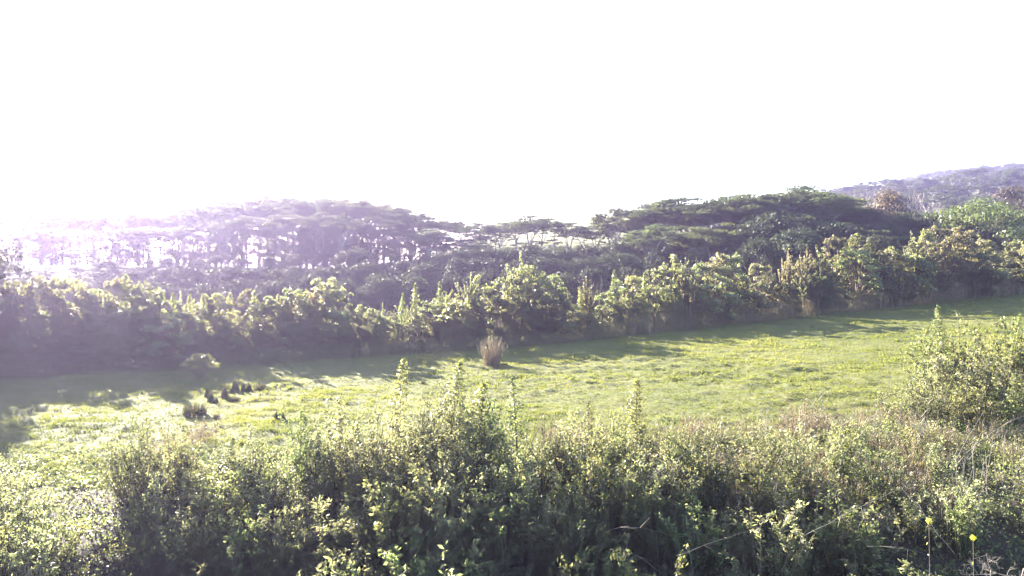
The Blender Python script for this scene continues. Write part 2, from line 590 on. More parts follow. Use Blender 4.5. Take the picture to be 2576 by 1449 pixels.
def lobed_tree(H, R, n_lobes, lobe_r, n_leaf, leaf, leafmat, barkmat='bark_dark', low=0.15, stems=1, ratio=0.55, flat=0.8, dome=0.9, rnd=0.7):
    """crown of many leafy clumps on limbs, from low on the stem to an uneven dome"""
    w, lf = MB(), MB()
    cs = []
    for i in range(n_lobes):
        a = U(0, 6.283)
        t = U(0, 1) ** 0.75
        z = low + (1 - low) * t
        env = math.sqrt(max(0.0, 1 - ((z - 0.45) / 0.56) ** 2)) if z > 0.45 else 0.72 + 0.28 * (z - low) / (0.45 - low + 1e-6)
        r = R * env * U(0.35, 1.0) ** 0.6 * U(0.85, 1.12)
        cs.append((np.array([r * math.cos(a), r * math.sin(a), z * H * U(0.93, 1.04)]), lobe_r * U(0.65, 1.3)))
    bases = [np.array([U(-1, 1), U(-1, 1), 0]) * (0.1 * R if stems > 1 else 0.02) for _ in range(stems)]
    for i, (cp, lr) in enumerate(cs):
        b = bases[i % stems]
        if i < max(10, n_lobes // 2):
            h = b + np.array([cp[0] * 0.15, cp[1] * 0.15, cp[2] * 0.55])
            w.tube(bez(b + np.array([0, 0, -0.4]), h, cp, 6), np.linspace(0.022 * H if stems == 1 else 0.012 * H, 0.004 * H, 6), 5)
        n = int(n_leaf * (lr / lobe_r) ** 2)
        d = rand_dirs(n)
        d[:, 2] = np.abs(d[:, 2]) * 0.9 + d[:, 2] * 0.1
        d = unit(d)
        rad = lr * U(0.25, 1.0, n) ** 0.5
        p = cp + d * rad[:, None] * np.array([1, 1, flat])
        p += rand_dirs(n) * lr * 0.12
        lf.leaves(p, d, leaf, ratio, up=0.3, rnd=rnd, tint=np.clip(U(0, 0.85, n) + U(-0.15, 0.2), 0, 1))
    return [('trunk', w.mesh('limbs', M[barkmat], True)), ('crown', lf.mesh('clumped_crown', M[leafmat]))]


def spire_plant(H=4.5, R=0.9, leaf=0.15, leafmat='spire', fill=1.0):
    """narrow pointed young tree: tiers of leafy side shoots getting shorter to the tip"""
    w, lf = MB(), MB()
    bend = U(-0.2, 0.2, 2)
    ax = lambda z: np.array([bend[0] * (z / H) ** 2, bend[1] * (z / H) ** 2, z])
    w.tube([ax(z) for z in np.linspace(-0.3, H * 0.98, 8)], np.linspace(0.05, 0.008, 8) * H / 4.5, 5)
    z = H * 0.12
    while z < H:
        t = z / H
        r = R * (1 - t) ** 0.75 * (1 if t > 0.3 else 0.6 + t * 1.3) + 0.06
        nb = int(5 + 4 * (1 - t))
        a0 = U(0, 6.28)
        for b in range(nb):
            a = a0 + b * 6.283 / nb + U(-0.35, 0.35)
            rr = r * U(0.7, 1.2)
            st, en = ax(z), ax(z) + np.array([rr * math.cos(a), rr * math.sin(a), rr * U(0.25, 0.75)])
            n = int((6 + 26 * rr) * fill)
            s = U(0.25, 1.05, n)[:, None]
            p = st + (en - st) * s + rand_dirs(n) * (0.05 + 0.06 * rr)
            lf.leaves(p, np.broadcast_to(unit(en - st), (n, 3)), leaf, 0.42, up=0.4, rnd=0.7, along=np.broadcast_to(unit(en - st), (n, 3)))
            if rr > 0.3:
                w.tube([st, en], [0.012, 0.004], 3)
        z += 0.16 + 0.16 * (1 - t)
    n = 26
    p = ax(H) + np.stack([U(-0.06, 0.06, n), U(-0.06, 0.06, n), U(-0.35, 0.12, n)], 1)
    lf.leaves(p, rand_dirs(n), leaf * 0.8, 0.4, along=np.broadcast_to(np.array([0, 0, 1.0]), (n, 3)))
    return [('stem', w.mesh('spire_stem', M['bark_dark'], True)), ('foliage', lf.mesh('spire_foliage', M[leafmat]))]


def shoot_shrub(H=3.2, R=1.5, shoots=20, leaf=0.11, leafmat='thicket', dens=1.0, twig=5, ratio=0.5):
    """bushy shrub of many upright leafy shoots"""
    w, lf = MB(), MB()
    for i in range(shoots):
        a = U(0, 6.283)
        rt = R * math.sqrt(U(0, 1))
        h = H * U(0.62, 1.0) * (1 - 0.38 * (rt / R) ** 2)
        b = np.array([rt * 0.35 * math.cos(a), rt * 0.35 * math.sin(a), -0.2])
        e = np.array([rt * math.cos(a), rt * math.sin(a), h])
        P = bez(b, np.array([e[0] * 0.75, e[1] * 0.75, h * 0.45]), e, 9)
        w.tube(P, np.linspace(0.022, 0.005, 9), 4)
        n = int(95 * dens * h / 3)
        tt = U(0.18, 1.0, n)
        k = tt * 8
        i0 = np.clip(k.astype(int), 0, 7)
        p = P[i0] + (P[i0 + 1] - P[i0]) * (k - i0)[:, None]
        sp = rand_dirs(n) * np.array([1, 1, 0.5])
        p = p + unit(sp) * (U(0.03, 0.17, n) * (1.25 - 0.75 * tt))[:, None]
        lf.leaves(p, unit(sp), leaf, ratio, up=0.2, rnd=0.8, along=unit(sp) + np.array([0, 0, 0.35]), tint=np.clip(U(0, 0.8, n) + 0.2 * tt - 0.05, 0, 1))
        for q in range(twig):
            s = P[int(U(2, 8))]
            a2 = U(0, 6.28)
            ln = U(0.25, 0.75) * H / 3.2
            e2 = s + np.array([math.cos(a2) * ln * 0.7, math.sin(a2) * ln * 0.7, ln * U(0.3, 0.9)])
            w.tube([s, e2], [0.009, 0.003], 3)
            m_ = int(36 * dens * ln / 0.5)
            f = U(0.2, 1.05, m_)[:, None]
            sp = rand_dirs(m_)
            lf.leaves(s + (e2 - s) * f + sp * U(0.02, 0.13, m_)[:, None], sp, leaf, ratio, up=0.2, rnd=0.8)
    return [('stems', w.mesh('shrub_stems', M['bark_dark'], True)), ('foliage', lf.mesh('shrub_foliage', M[leafmat]))]


def grass_clump(H, R, n, w=0.02, spread=0.5, inward=False, mat='straw', heads=True, seg=3):
    lf = MB()
    a = U(0, 6.283, n)
    r = R * np.sqrt(U(0, 1, n))
    base = np.stack([r * np.cos(a), r * np.sin(a), np.full(n, -0.1)], 1)
    h = H * U(0.5, 1.0, n) * (1 - 0.25 * (r / R))
    sgn = -0.75 * r if inward else spread * U(0.2, 1.0, n) * (0.4 + r / R)
    lean = np.stack([np.cos(a) * sgn, np.sin(a) * sgn], 1) + rng.normal(size=(n, 2)) * 0.05 * H
    lf.blades(base, h, lean, w * U(0.7, 1.4, n), seg)
    parts = [('blades', lf.mesh('clump_blades', M[mat]))]
    if heads:
        hd = MB()
        k = max(3, n // 4)
        for i in rng.choice(n, k, replace=False):
            tip = base[i] + np.array([lean[i, 0], lean[i, 1], h[i] * 0.88])
            m_ = 9
            p = tip + np.stack([U(-0.03, 0.03, m_), U(-0.03, 0.03, m_), U(-0.38, 0.02, m_) * min(1, H / 2)], 1)
            hd.leaves(p, rand_dirs(m_), 0.10, 0.4, along=np.broadcast_to(np.array([0, 0, 1.0]), (m_, 3)))
        parts.append(('seed_heads', hd.mesh('clump_seed_heads', M['straw'])))
    return parts


def stalk_cluster(H, R, n, mat='dead', r0=0.012, twigs=3):
    """bare dry upright stalks with a few side twigs"""
    w = MB()
    for i in range(n):
        a, r = U(0, 6.28), R * math.sqrt(U(0, 1))
        b = np.array([r * math.cos(a), r * math.sin(a), -0.2])
        h = H * U(0.55, 1.0)
        e = b + np.array([U(-0.25, 0.25) * h * 0.7, U(-0.25, 0.25) * h * 0.7, h])
        P = bez(b, (b + e) / 2 + np.array([U(-0.1, 0.1), U(-0.1, 0.1), 0]), e, 6)
        w.tube(P, np.linspace(r0, r0 * 0.35, 6), 4)
        for k in range(twigs):
            s = P[int(U(2, 6))]
            a2 = U(0, 6.28)
            ln = U(0.15, 0.5) * H / 2.5
            w.tube([s, s + np.array([math.cos(a2) * ln * 0.6, math.sin(a2) * ln * 0.6, ln * 0.8])], [r0 * 0.5, r0 * 0.2], 3)
    return [('stalks', w.mesh('dry_stalks', M[mat], True))]


def bare_tree(H, mat='dead', depth=3, spread=0.55, r0=None, lean=0.1):
    w = MB()
    tw = MB()

    def grow(p, d, ln, r, lev):
        e = p + d * ln
        m_ = (p + e) / 2 + rand_dirs(1)[0] * ln * 0.08
        (w if lev == 0 else tw).tube(bez(p, m_, e, 5), np.linspace(r, r * 0.55, 5), 6 if lev == 0 else 4)
        if lev >= depth:
            return
        nb = int(U(3, 6)) if lev else int(U(4, 7))
        for i in range(nb):
            f = U(0.45, 1.0)
            d2 = unit(d + rand_dirs(1)[0] * spread * 1.5 + np.array([0, 0, 0.15]))
            grow(p + (e - p) * f, d2, ln * U(0.42, 0.65), r * 0.5, lev + 1)
    d0 = unit(np.array([U(-lean, lean), U(-lean, lean), 1.0]))
    grow(np.array([0, 0, -0.4]), d0, H * 0.55, r0 or H * 0.018, 0)
    return [('trunk', w.mesh('dead_trunk', M[mat], True)), ('branches', tw.mesh('dead_branches', M[mat], True))]


# ------------------------------------------------------------------ prototypes
CANOPY = [umbrella_tree(U(14, 16), U(5.2, 6.8), U(0.5, 0.62), int(U(12, 17)), zlo=0.48) for _ in range(6)]
TIERED = [umbrella_tree(U(14, 16), U(5.0, 6.4), U(0.5, 0.66), int(U(17, 25)), zlo=0.2) for _ in range(6)]
DENSE = [lobed_tree(9.0, U(3.6, 4.6), 60, 1.25, 95, 0.36, 'dark', low=0.12) for _ in range(5)]
ROUND = [lobed_tree(6.0, U(2.0, 2.7), 56, 0.46, 62, 0.25, 'shrub', stems=4, low=0.08) for _ in range(5)]
ROUND += [lobed_tree(6.0, U(2.0, 2.7), 56, 0.46, 60, 0.25, 'tan', stems=4, low=0.08) for _ in range(3)]
ROWSHOOT = [shoot_shrub(5.6, U(1.2, 1.7), 22, 0.21, ('shrub', 'sage', 'tan', 'sage')[i], 0.8, 5, 0.42) for i in range(4)]
SKIRT = [lobed_tree(3.0, U(1.3, 1.8), 40, 0.45, 80, 0.21, 'shrub' if i < 3 else 'tan', stems=4, low=0.02) for i in range(4)]
SPIRE = [spire_plant(5.0, U(0.75, 1.0), 0.20, 'spire', 0.55) for _ in range(3)]
NEAR_SPIRE = [spire_plant(5.0, U(0.65, 1.0), 0.15, 'thicket' if i % 2 else 'spire', U(0.5, 0.8)) for i in range(6)]
SHOOT = [shoot_shrub(3.2, U(1.1, 1.6), int(U(15, 21)), 0.125, 'thicket', 0.72, 4) for _ in range(4)]
SHOOT += [shoot_shrub(3.2, U(1.1, 1.6), int(U(16, 22)), 0.15, 'sage', 0.6, 5, 0.3) for _ in range(4)]
PLUME = [shoot_shrub(2.6, U(0.45, 0.75), int(U(6, 10)), 0.12, ('thicket', 'sage')[i % 2], 0.8, 4, 0.4) for i in range(6)]
LOWSHRUB = [shoot_shrub(1.9, U(1.1, 1.5), int(U(18, 24)), 0.10, ('thicket', 'sage')[i % 2], 0.7, 4, 0.42) for i in range(6)]
YSHRUB = [shoot_shrub(2.4, 1.1, 16, 0.12, 'spire', 0.9, 4) for _ in range(2)]


def on(px, y, dz=0.0):
    x = px_x(px, y)
    return (float(x), float(y), float(gz(x, y)) + dz)


def scaled(px, y, py, H):
    """scale that lets a plant of built height H reach row py when it stands at depth y in column px"""
    x = px_x(px, y)
    return max(0.15, (z_at(py, y) - float(gz(x, y))) / H)


def height_of(parts):
    return max(max(v.co.z for v in me.vertices) for _, me in parts)


HT = {}


def ht(parts):
    k = parts[-1][1].name
    if k not in HT:
        me = parts[-1][1]
        a = np.empty(len(me.vertices) * 3, np.float32)
        me.vertices.foreach_get('co', a)
        HT[k] = float(np.percentile(a[2::3], 99.7))
    return HT[k]


pick = lambda lst: lst[int(rng.integers(len(lst)))]

# ------------------------------------------------------------------ umbrella trees on the left hill
top_left = prof([(-300, 545), (0, 540), (250, 535), (420, 522), (560, 508), (700, 492), (820, 490), (920, 500), (980, 514), (1040, 530), (1120, 545), (1200, 560), (1280, 565)])
k = 0
for px in np.arange(-40, 1270, 40):
    k += 1
    p = px + U(-12, 12)
    y = 150 + U(-5, 5) + 10 * (1 if k % 2 else 0)
    pr = pick(CANOPY)
    s = scaled(p, y, top_left(p) + U(-4, 9), ht(pr))
    thing('umbrella_tree', pr, on(p, y), f'flat-crowned umbrella tree, {ordinal(k)} from the left along the left grove skyline',
          'tree', 'umbrella trees on the left hill', U(0, 6.28), s, sxy=s * U(0.85, 1.05))
for row, (y0, drop, st, nm) in enumerate([(172, 2, 46, 'far'), (190, 4, 50, 'farthest'), (137, 38, 46, 'near')]):
    kk = 0
    for px in np.arange(-30 + 17 * row, 1230, st):
        kk += 1
        p = px + U(-20, 20)
        y = y0 + U(-6, 6)
        pr = pick(TIERED if row == 2 or U(0, 1) < 0.35 else CANOPY)
        s = scaled(p, y, top_left(p) + drop + U(0, 14), ht(pr))
        thing('umbrella_tree', pr, on(p, y), f'pale-trunked umbrella tree in the {nm} row of the left grove, {ordinal(kk)} from the left',
              'tree', f'umbrella trees inside the {nm} side of the left grove', U(0, 6.28), s, sxy=s * U(0.8, 1.05))

k = 0
for px in np.arange(-20, 1200, 22):
    k += 1
    p = px + U(-16, 16)
    y = 150 + U(-10, 22)
    pr = pick(DENSE if U(0, 1) < 0.7 else TIERED)
    s = scaled(p, y, top_left(p) + U(50, 125) - 35 * sstep(760, 980, p), ht(pr))
    thing('understory_tree', pr, on(p, y), f'small dark tree under the canopy of the left grove, {ordinal(k)} from the left', 'tree', 'small trees under the left grove', U(0, 6.28), s, sxy=s * U(0.75, 1.1))

# the middle: tiered trees before the sunlit meadow
mid_trees = [(1262, 150, 560), (1300, 158, 556), (1335, 146, 541), (1362, 152, 548), (1395, 160, 556), (1432, 150, 560), (1465, 168, 575), (1235, 165, 566),
             (1500, 150, 566), (1530, 158, 548), (1552, 145, 524), (1590, 150, 543), (1418, 210, 590), (1490, 230, 585), (1280, 220, 580)]
for k, (p, y, py) in enumerate(sorted(mid_trees), 1):
    pr = pick(TIERED)
    s = scaled(p, y, py, ht(pr))
    thing('umbrella_tree', pr, on(p, y), f'layered umbrella tree in front of the sunlit meadow, {ordinal(k)} from the left',
          'tree', 'umbrella trees before the meadow', U(0, 6.28), s, sxy=s * U(0.75, 1.0))

# the right ridge
top_right = prof([(1600, 530), (1650, 500), (1700, 496), (1760, 505), (1800, 494), (1880, 484), (1950, 478), (2020, 470), (2055, 464), (2090, 490), (2150, 505), (2230, 515), (2320, 500), (2700, 480)])
k = 0
for px in np.arange(1625, 2120, 31):
    k += 1
    p = px + U(-10, 10)
    y = 138 + U(-6, 10)
    pr = pick(TIERED)
    s = scaled(p, y, top_right(p) + U(-5, 12), ht(pr))
    thing('umbrella_tree', pr, on(p, y), f'umbrella tree on the right ridge skyline, {ordinal(k)} from the left', 'tree', 'umbrella trees on the right ridge', U(0, 6.28), s, sxy=s * U(0.75, 1.0))
for row, (y0, drop) in enumerate([(160, 10), (125, 60)]):
    kk = 0
    for px in np.arange(1610, 2230, 46):
        kk += 1
        p = px + U(-15, 15)
        y = y0 + U(-6, 6)
        pr = pick(TIERED)
        s = scaled(p, y, top_right(p) + drop + U(0, 20), ht(pr))
        thing('umbrella_tree', pr, on(p, y), ['umbrella tree behind the right ridge skyline, ', 'lower umbrella tree on the near flank of the right ridge, '][row] + ordinal(kk) + ' from the left',
              'tree', ['umbrella trees behind the right ridge', 'umbrella trees on the near flank of the right ridge'][row], U(0, 6.28), s, sxy=s * U(0.75, 1.0))

# ------------------------------------------------------------------ wooded hillside at the far right
n_h = 0
for hr, y0 in enumerate((215, 250, 290, 335, 385, 440, 505, 580), 1):
    kk = 0
    for px in np.arange(1990 if y0 > 240 else 2140, 2680, 14000 / y0 * 0.60):
        p = px + U(-14, 14)
        y = y0 + U(-14, 14)
        x, yy, z = on(p, y)
        if p < 2060 and y0 > 300:
            continue
        pr = pick(TIERED if U(0, 1) < 0.5 else (CANOPY if U(0, 1) < 0.5 else DENSE))
        s = U(9.0, 14.0) / ht(pr)
        n_h += 1
        kk += 1
        thing('hillside_tree', pr, (x, yy, z), f'green tree on the far right hillside, {ordinal(kk)} from the left in the {ordinal(hr)} row up', 'tree', 'trees on the far right hillside', U(0, 6.28), s, sxy=s * U(0.9, 1.15))

# far ridge above it: a wood too distant to tell apart
mb = MB()
n = 4200
pxs = U(1980, 3100, n)
ds = U(540, 960, n)
x = px_x(pxs, ds)
z = gz(x, ds)
for i in range(n):
    m_ = 30
    d = rand_dirs(m_)
    d[:, 2] = np.abs(d[:, 2])
    r = U(3.0, 5.0)
    mb.leaves(np.array([x[i], ds[i], z[i] + U(3, 7)]) + d * np.array([r, r, r * 0.7]), d, 2.4, 0.8, up=0.6, tint=U(0, 1, m_))
tag(link('distant_woods', mb.mesh('distant_woods', M['umbrella'])), 'hazy wooded ridge on the right horizon', 'woods', kind='stuff')

# ------------------------------------------------------------------ dense dark trees below the ridges
k = 0
dark_top = prof([(-200, 660), (150, 658), (400, 645), (700, 634), (1000, 622), (1150, 622), (1250, 612), (1450, 612), (1560, 600), (1700, 604), (1820, 590), (1880, 540),
                 (1940, 505), (2000, 510), (2060, 540), (2130, 535), (2200, 520), (2260, 535), (2330, 520), (2420, 560), (2700, 560)])
for row, (y0, drop, st) in enumerate([(124, 0, 62), (112, 28, 74), (101, 60, 88)]):
    kk = 0
    for px in np.arange(-60 + 25 * row, 2680, st):
        p = px + U(-18, 18)
        u = (p - 1288) / FPX
        y = y0 + (22 * u if u > 0 else 26 * u) + U(-4, 4)
        kk += 1
        pr = pick(DENSE)
        s = scaled(p, y, dark_top(p) + drop + U(0, 14), ht(pr))
        thing('dense_tree', pr, on(p, y), f'dark dense tree in the shaded belt, {ordinal(kk)} from the left of its {["rear", "middle", "front"][row]} row',
              'tree', 'dark trees in the shaded belt', U(0, 6.28), s, sxy=s * U(0.85, 1.2) if s > 0.5 else 0.55)

BRIGHT = lobed_tree(10.0, 8.0, 90, 1.5, 120, 0.34, 'bright', low=0.35)
RUSSET = lobed_tree(8.0, 3.6, 46, 1.1, 90, 0.32, 'russet', low=0.2)
y = 128
s = scaled(2470, y, 500, ht(BRIGHT))
thing('broad_tree', BRIGHT, on(2470, y), 'broad bright green tree catching the sun at the right edge', 'tree', None, 0.4, s, sxy=s * 0.98)
for i, (p, y, py, lab) in enumerate([(2235, 150, 480, 'reddish brown crowned tree left of the bright green tree'), (2545, 190, 470, 'reddish brown tree above the bright green tree at the right edge')]):
    s = scaled(p, y, py, ht(RUSSET))
    thing('russet_tree', RUSSET, on(p, y), lab, 'tree', None, U(0, 6), s, sxy=s * 0.8)
BARE = [bare_tree(9.0, spread=0.4) for _ in range(3)]
for i, (p, y, py, lab) in enumerate([(2012, 112, 570, 'pale dead trunk standing against the dark trees'), (2125, 170, 478, 'leafless pale tree on the gap beside the right ridge, leftmost'),
                                     (2150, 175, 482, 'leafless pale tree on the gap beside the right ridge, middle one'), (2176, 168, 485, 'leafless pale tree on the gap beside the right ridge, rightmost'),
                                     (2330, 230, 478, 'pale bare trunks on the hillside above the bright green tree'), (2290, 240, 480, 'bare trunk on the hillside left of the pale pair')]):
    pr = BARE[i % 3]
    s = scaled(p, y, py, ht(pr))
    thing('bare_tree', pr, on(p, y), lab, 'tree', 'leafless pale trees', U(0, 6.28), s, sxy=s * 0.9)

# ------------------------------------------------------------------ the row of shrubs along the far side of the pasture
row_top = prof([(-300, 690), (0, 700), (120, 700), (230, 712), (310, 712), (370, 708), (430, 742), (560, 742), (640, 735), (700, 742), (770, 720), (830, 712), (900, 742), (945, 760),
                (1010, 770), (1100, 760), (1160, 712), (1200, 712), (1240, 690), (1290, 656), (1340, 672), (1385, 690), (1440, 715), (1500, 722), (1580, 700), (1640, 672), (1690, 652),
                (1740, 648), (1800, 628), (1870, 622), (1905, 655), (1935, 675), (1965, 665), (2010, 628), (2060, 608), (2110, 602), (2160, 592), (2205, 582), (2250, 604), (2300, 594),
                (2360, 578), (2440, 571), (2490, 594), (2540, 598), (2580, 590), (2800, 590)])


def row_y(px, back):
    u = (px - 1288.0) / FPX
    return 68.4 / (1 - 0.46 * u) + back


for row, (back, frac, st, nm) in enumerate([(3.8, 0.0, 43, 'rear'), (2.2, 0.30, 47, 'middle'), (0.9, 0.58, 46, 'front')]):
    kk = 0
    for px in np.arange(-210 + 11 * row, 2720, st):
        p = px + U(-12, 12)
        y = row_y(p, back + U(-0.8, 0.8))
        kk += 1
        x, yy, z = on(p, y)
        full = (z_at(row_top(p), y) - z) * (1 - frac * U(0.35, 1.4)) * U(0.82, 1.08)
        right = sstep(1500, 1900, p)
        pr = pick(ROUND[5:]) if U(0, 1) < 0.12 + 0.45 * right else pick(ROUND[:5])
        if U(0, 1) < (0.28, 0.45, 0.3)[row]:
            pr = pick(ROWSHOOT)
        elif row == 2:
            pr = pick(SKIRT)
        s = max(0.3, full / ht(pr))
        thing('row_shrub', pr, (x, yy, z), f'rounded shrub along the far pasture edge, {ordinal(kk)} from the left in its {nm} line',
              'shrub', 'shrubs along the far pasture edge', U(0, 6.28), s, sxy=s * U(0.55, 0.95) if row == 0 else max(0.5, s * U(0.85, 1.2)))

sp = [(312, 692), (432, 738), (475, 742), (515, 740), (640, 732), (702, 742), (1010, 738), (1043, 714), (1108, 710), (1175, 735), (1278, 735), (1545, 680), (1462, 722), (1620, 688), (1690, 712), (1848, 700), (575, 738), (770, 735)]
for k, (p, py) in enumerate(sorted(sp), 1):
    y = row_y(p, 1.8 + U(-0.8, 0.8))
    pr = pick(SPIRE)
    s = scaled(p, y, py, ht(pr))
    thing('pointed_sapling', pr, on(p, y), f'yellow-green pointed sapling in the far shrub row, {ordinal(k)} from the left', 'sapling', 'pointed saplings in the far shrub row', U(0, 6.28), s, sxy=s * U(0.75, 1.0))
STICK = [stalk_cluster(2.6, 0.5, 5, 'dead', 0.03, 4) for _ in range(2)]
for k, (p, py) in enumerate([(1495, 678), (1520, 682), (1585, 676), (1760, 640), (1790, 618)], 1):
    y = row_y(p, 5.0)
    z0 = float(gz(px_x(p, y), y))
    s = (z_at(py, y) - z0) / 2.5
    thing('bare_saplings', STICK[k % 2], on(p, y), f'bare grey stems poking out above the shrub row, {ordinal(k)} from the left', 'dead stems', 'bare stems above the shrub row', U(0, 6.28), s, sxy=1.3)

# cane grass standing in front of the row: nobody could count it
mb = MB()
n = 22000
pxs = U(-260, 2760, n)
right = sstep(1350, 1750, pxs)
yy = np.array([row_y(p, 0) for p in pxs]) + rng.normal(size=n) * 0.7 - 0.2
xx = px_x(pxs, yy)
h = (1.2 + 1.5 * right) * U(0.4, 1.4, n) + 0.25 * vnoise(xx / 3, yy / 3)
mb.blades(np.stack([xx, yy, gz(xx, yy) - 0.1], 1), h, rng.normal(size=(n, 2)) * 0.16 * h[:, None], U(0.02, 0.05, n), 3, np.clip(U(0, 0.7, n) + 0.3 * right, 0, 1))
n = 12000
pxs = U(-260, 2760, n)
yy = np.array([row_y(p, 0) for p in pxs]) + U(3.5, 16, n)
xx = px_x(pxs, yy)
h = U(1.0, 2.8, n)
mb.blades(np.stack([xx, yy, gz(xx, yy) - 0.1], 1), h, rng.normal(size=(n, 2)) * 0.2 * h[:, None], U(0.05, 0.11, n), 3, U(0, 0.5, n))
tag(link('cane_grass', mb.mesh('cane_grass', M['cane'])), 'tall dry cane grass standing along the foot of the shrub row', 'cane grass', kind='stuff')

# tall trees just left of the picture, whose shade lies over the left end of the pasture
for k, (x, y, h) in enumerate([(-42, 52, 12), (-46.5, 59, 13), (-52, 67, 14)]):
    pr = DENSE[k % 5]
    s = h / ht(pr)
    thing('dense_tree', pr, (x, y, float(gz(x, y))), f'tall shade tree at the left edge of the pasture, {ordinal(k + 1)} from the front', 'tree', 'shade trees left of the pasture', U(0, 6), s, sxy=s * 1.0)

# ------------------------------------------------------------------ on the pasture
BUSH = lobed_tree(2.2, 1.25, 34, 0.36, 110, 0.12, 'spire', stems=4, low=0.2)


def at_base(px, py):
    """ground point seen at this pixel"""
    y = 60.0
    for _ in range(40):
        x = px_x(px, y)
        y = 0.5 * y + 0.5 * (CAM_Z - float(gz(x, y))) * FPX / (py - HORIZON)
    return (float(px_x(px, y)), float(y), float(gz(px_x(px, y), y)))


b = at_base(503, 956)
thing('bush', BUSH, b, 'small yellowish bush alone at the left end of the pasture', 'bush', None, 1.0, 0.75, sxy=0.95)
b = at_base(440, 928)
thing('bush', LOWSHRUB[0], b, 'low pale shrub left of the lone pasture bush', 'bush', None, 2.0, 0.45, sxy=0.6)

REED = grass_clump(3.3, 0.6, 330, 0.03, 0.4, mat='straw')
b = at_base(1238, 922)
thing('reed_clump', REED, b, 'upright clump of dry pinkish reeds at the pasture edge', 'reeds', None, 0.0, 1.0)

TUFT = [grass_clump(1.0, 0.34, 190, 0.05, inward=True, mat='tuft', heads=False) for _ in range(2)]
MOUND = [grass_clump(0.6, 0.40, 260, 0.05, 0.12, mat='tuft', heads=False) for _ in range(2)]
tufts = [(530, 1012, 22, 'c'), (545, 1016, 14, 'c'), (522, 1000, 20, 'c'), (566, 1003, 26, 'c'), (592, 985, 26, 'c'), (582, 990, 13, 'c'), (612, 986, 20, 'c'), (626, 983, 18, 'c'),
         (590, 1010, 16, 'm'), (655, 982, 20, 'm'), (490, 1045, 34, 'm'), (545, 1052, 12, 'm'), (696, 1058, 20, 'c'), (712, 1062, 20, 'c'), (536, 930, 12, 'c'), (675, 922, 16, 'c'),
         (1020, 965, 9, 'm'), (1065, 966, 8, 'm'), (1268, 922, 12, 'm')]
kc = km = 0
for p, py, hp, kd in sorted(tufts):
    b = at_base(p, py)
    hm = hp / FPX * b[1] * (1.35 if kd == 'c' else 1.0)
    pr = pick(TUFT if kd == 'c' else MOUND)
    s = hm / ht(pr)
    if kd == 'c':
        kc += 1
        thing('grass_tuft', pr, b, f'dark pointed grass tuft on the sunlit pasture, {ordinal(kc)} from the left', 'grass tuft', 'dark tufts on the pasture', U(0, 6), s, sxy=max(0.45, s * 0.62))
    else:
        km += 1
        thing('grass_mound', pr, b, f'low dark rounded grass mound on the pasture, {ordinal(km)} from the left', 'grass mound', 'dark mounds on the pasture', U(0, 6), s, sxy=max(0.35, s * 0.6))

# pasture grass: short turf with raised tussocks
mb = MB()
n = 560000
yv = 29 + (112 - 29) * U(0, 1, n) ** 1.45
xv = px_x(U(-120, 2700, n), yv)
ok = yv < yrow(xv) + 0.8
xv, yv = xv[ok], yv[ok]
ridge = 1 - np.abs(vnoise(xv / 1.5 + 3, yv / 0.75 + 8)) * 2.2
tus = np.clip(ridge, 0, 1) ** 2 * sstep(-0.35, 0.35, vnoise(xv / 6 + 1, yv / 5 + 2))
keep = U(0, 1, len(xv)) < 0.72 + 0.28 * tus
xv, yv, tus = xv[keep], yv[keep], tus[keep]
n = len(xv)
zv = gz(xv, yv) + field_bumps(xv, yv) - 0.03
hh = (0.11 + 0.15 * tus) * U(0.6, 1.4, n)
tv = np.clip(U(0, 0.7, n) + 0.25 * vnoise(xv / 5, yv / 4) + 0.1, 0, 1)
off = rng.normal(size=(n, 3)) * np.array([0.05, 0.05, 0])
mb.blades(np.stack([xv, yv, zv], 1) + off, hh, rng.normal(size=(n, 2)) * 0.07, 0.05 * yv / 45 * (1 + 0.5 * tus), 1, tv)
off = rng.normal(size=(n, 3)) * np.array([0.08, 0.08, 0])
mb.blades(np.stack([xv, yv, zv], 1) + off, hh * 0.8, rng.normal(size=(n, 2)) * 0.09, 0.05 * yv / 45, 1, tv)
tag(link('grass', mb.mesh('grass', M['grass'])), 'short tufted pasture grass', 'grass', kind='stuff')

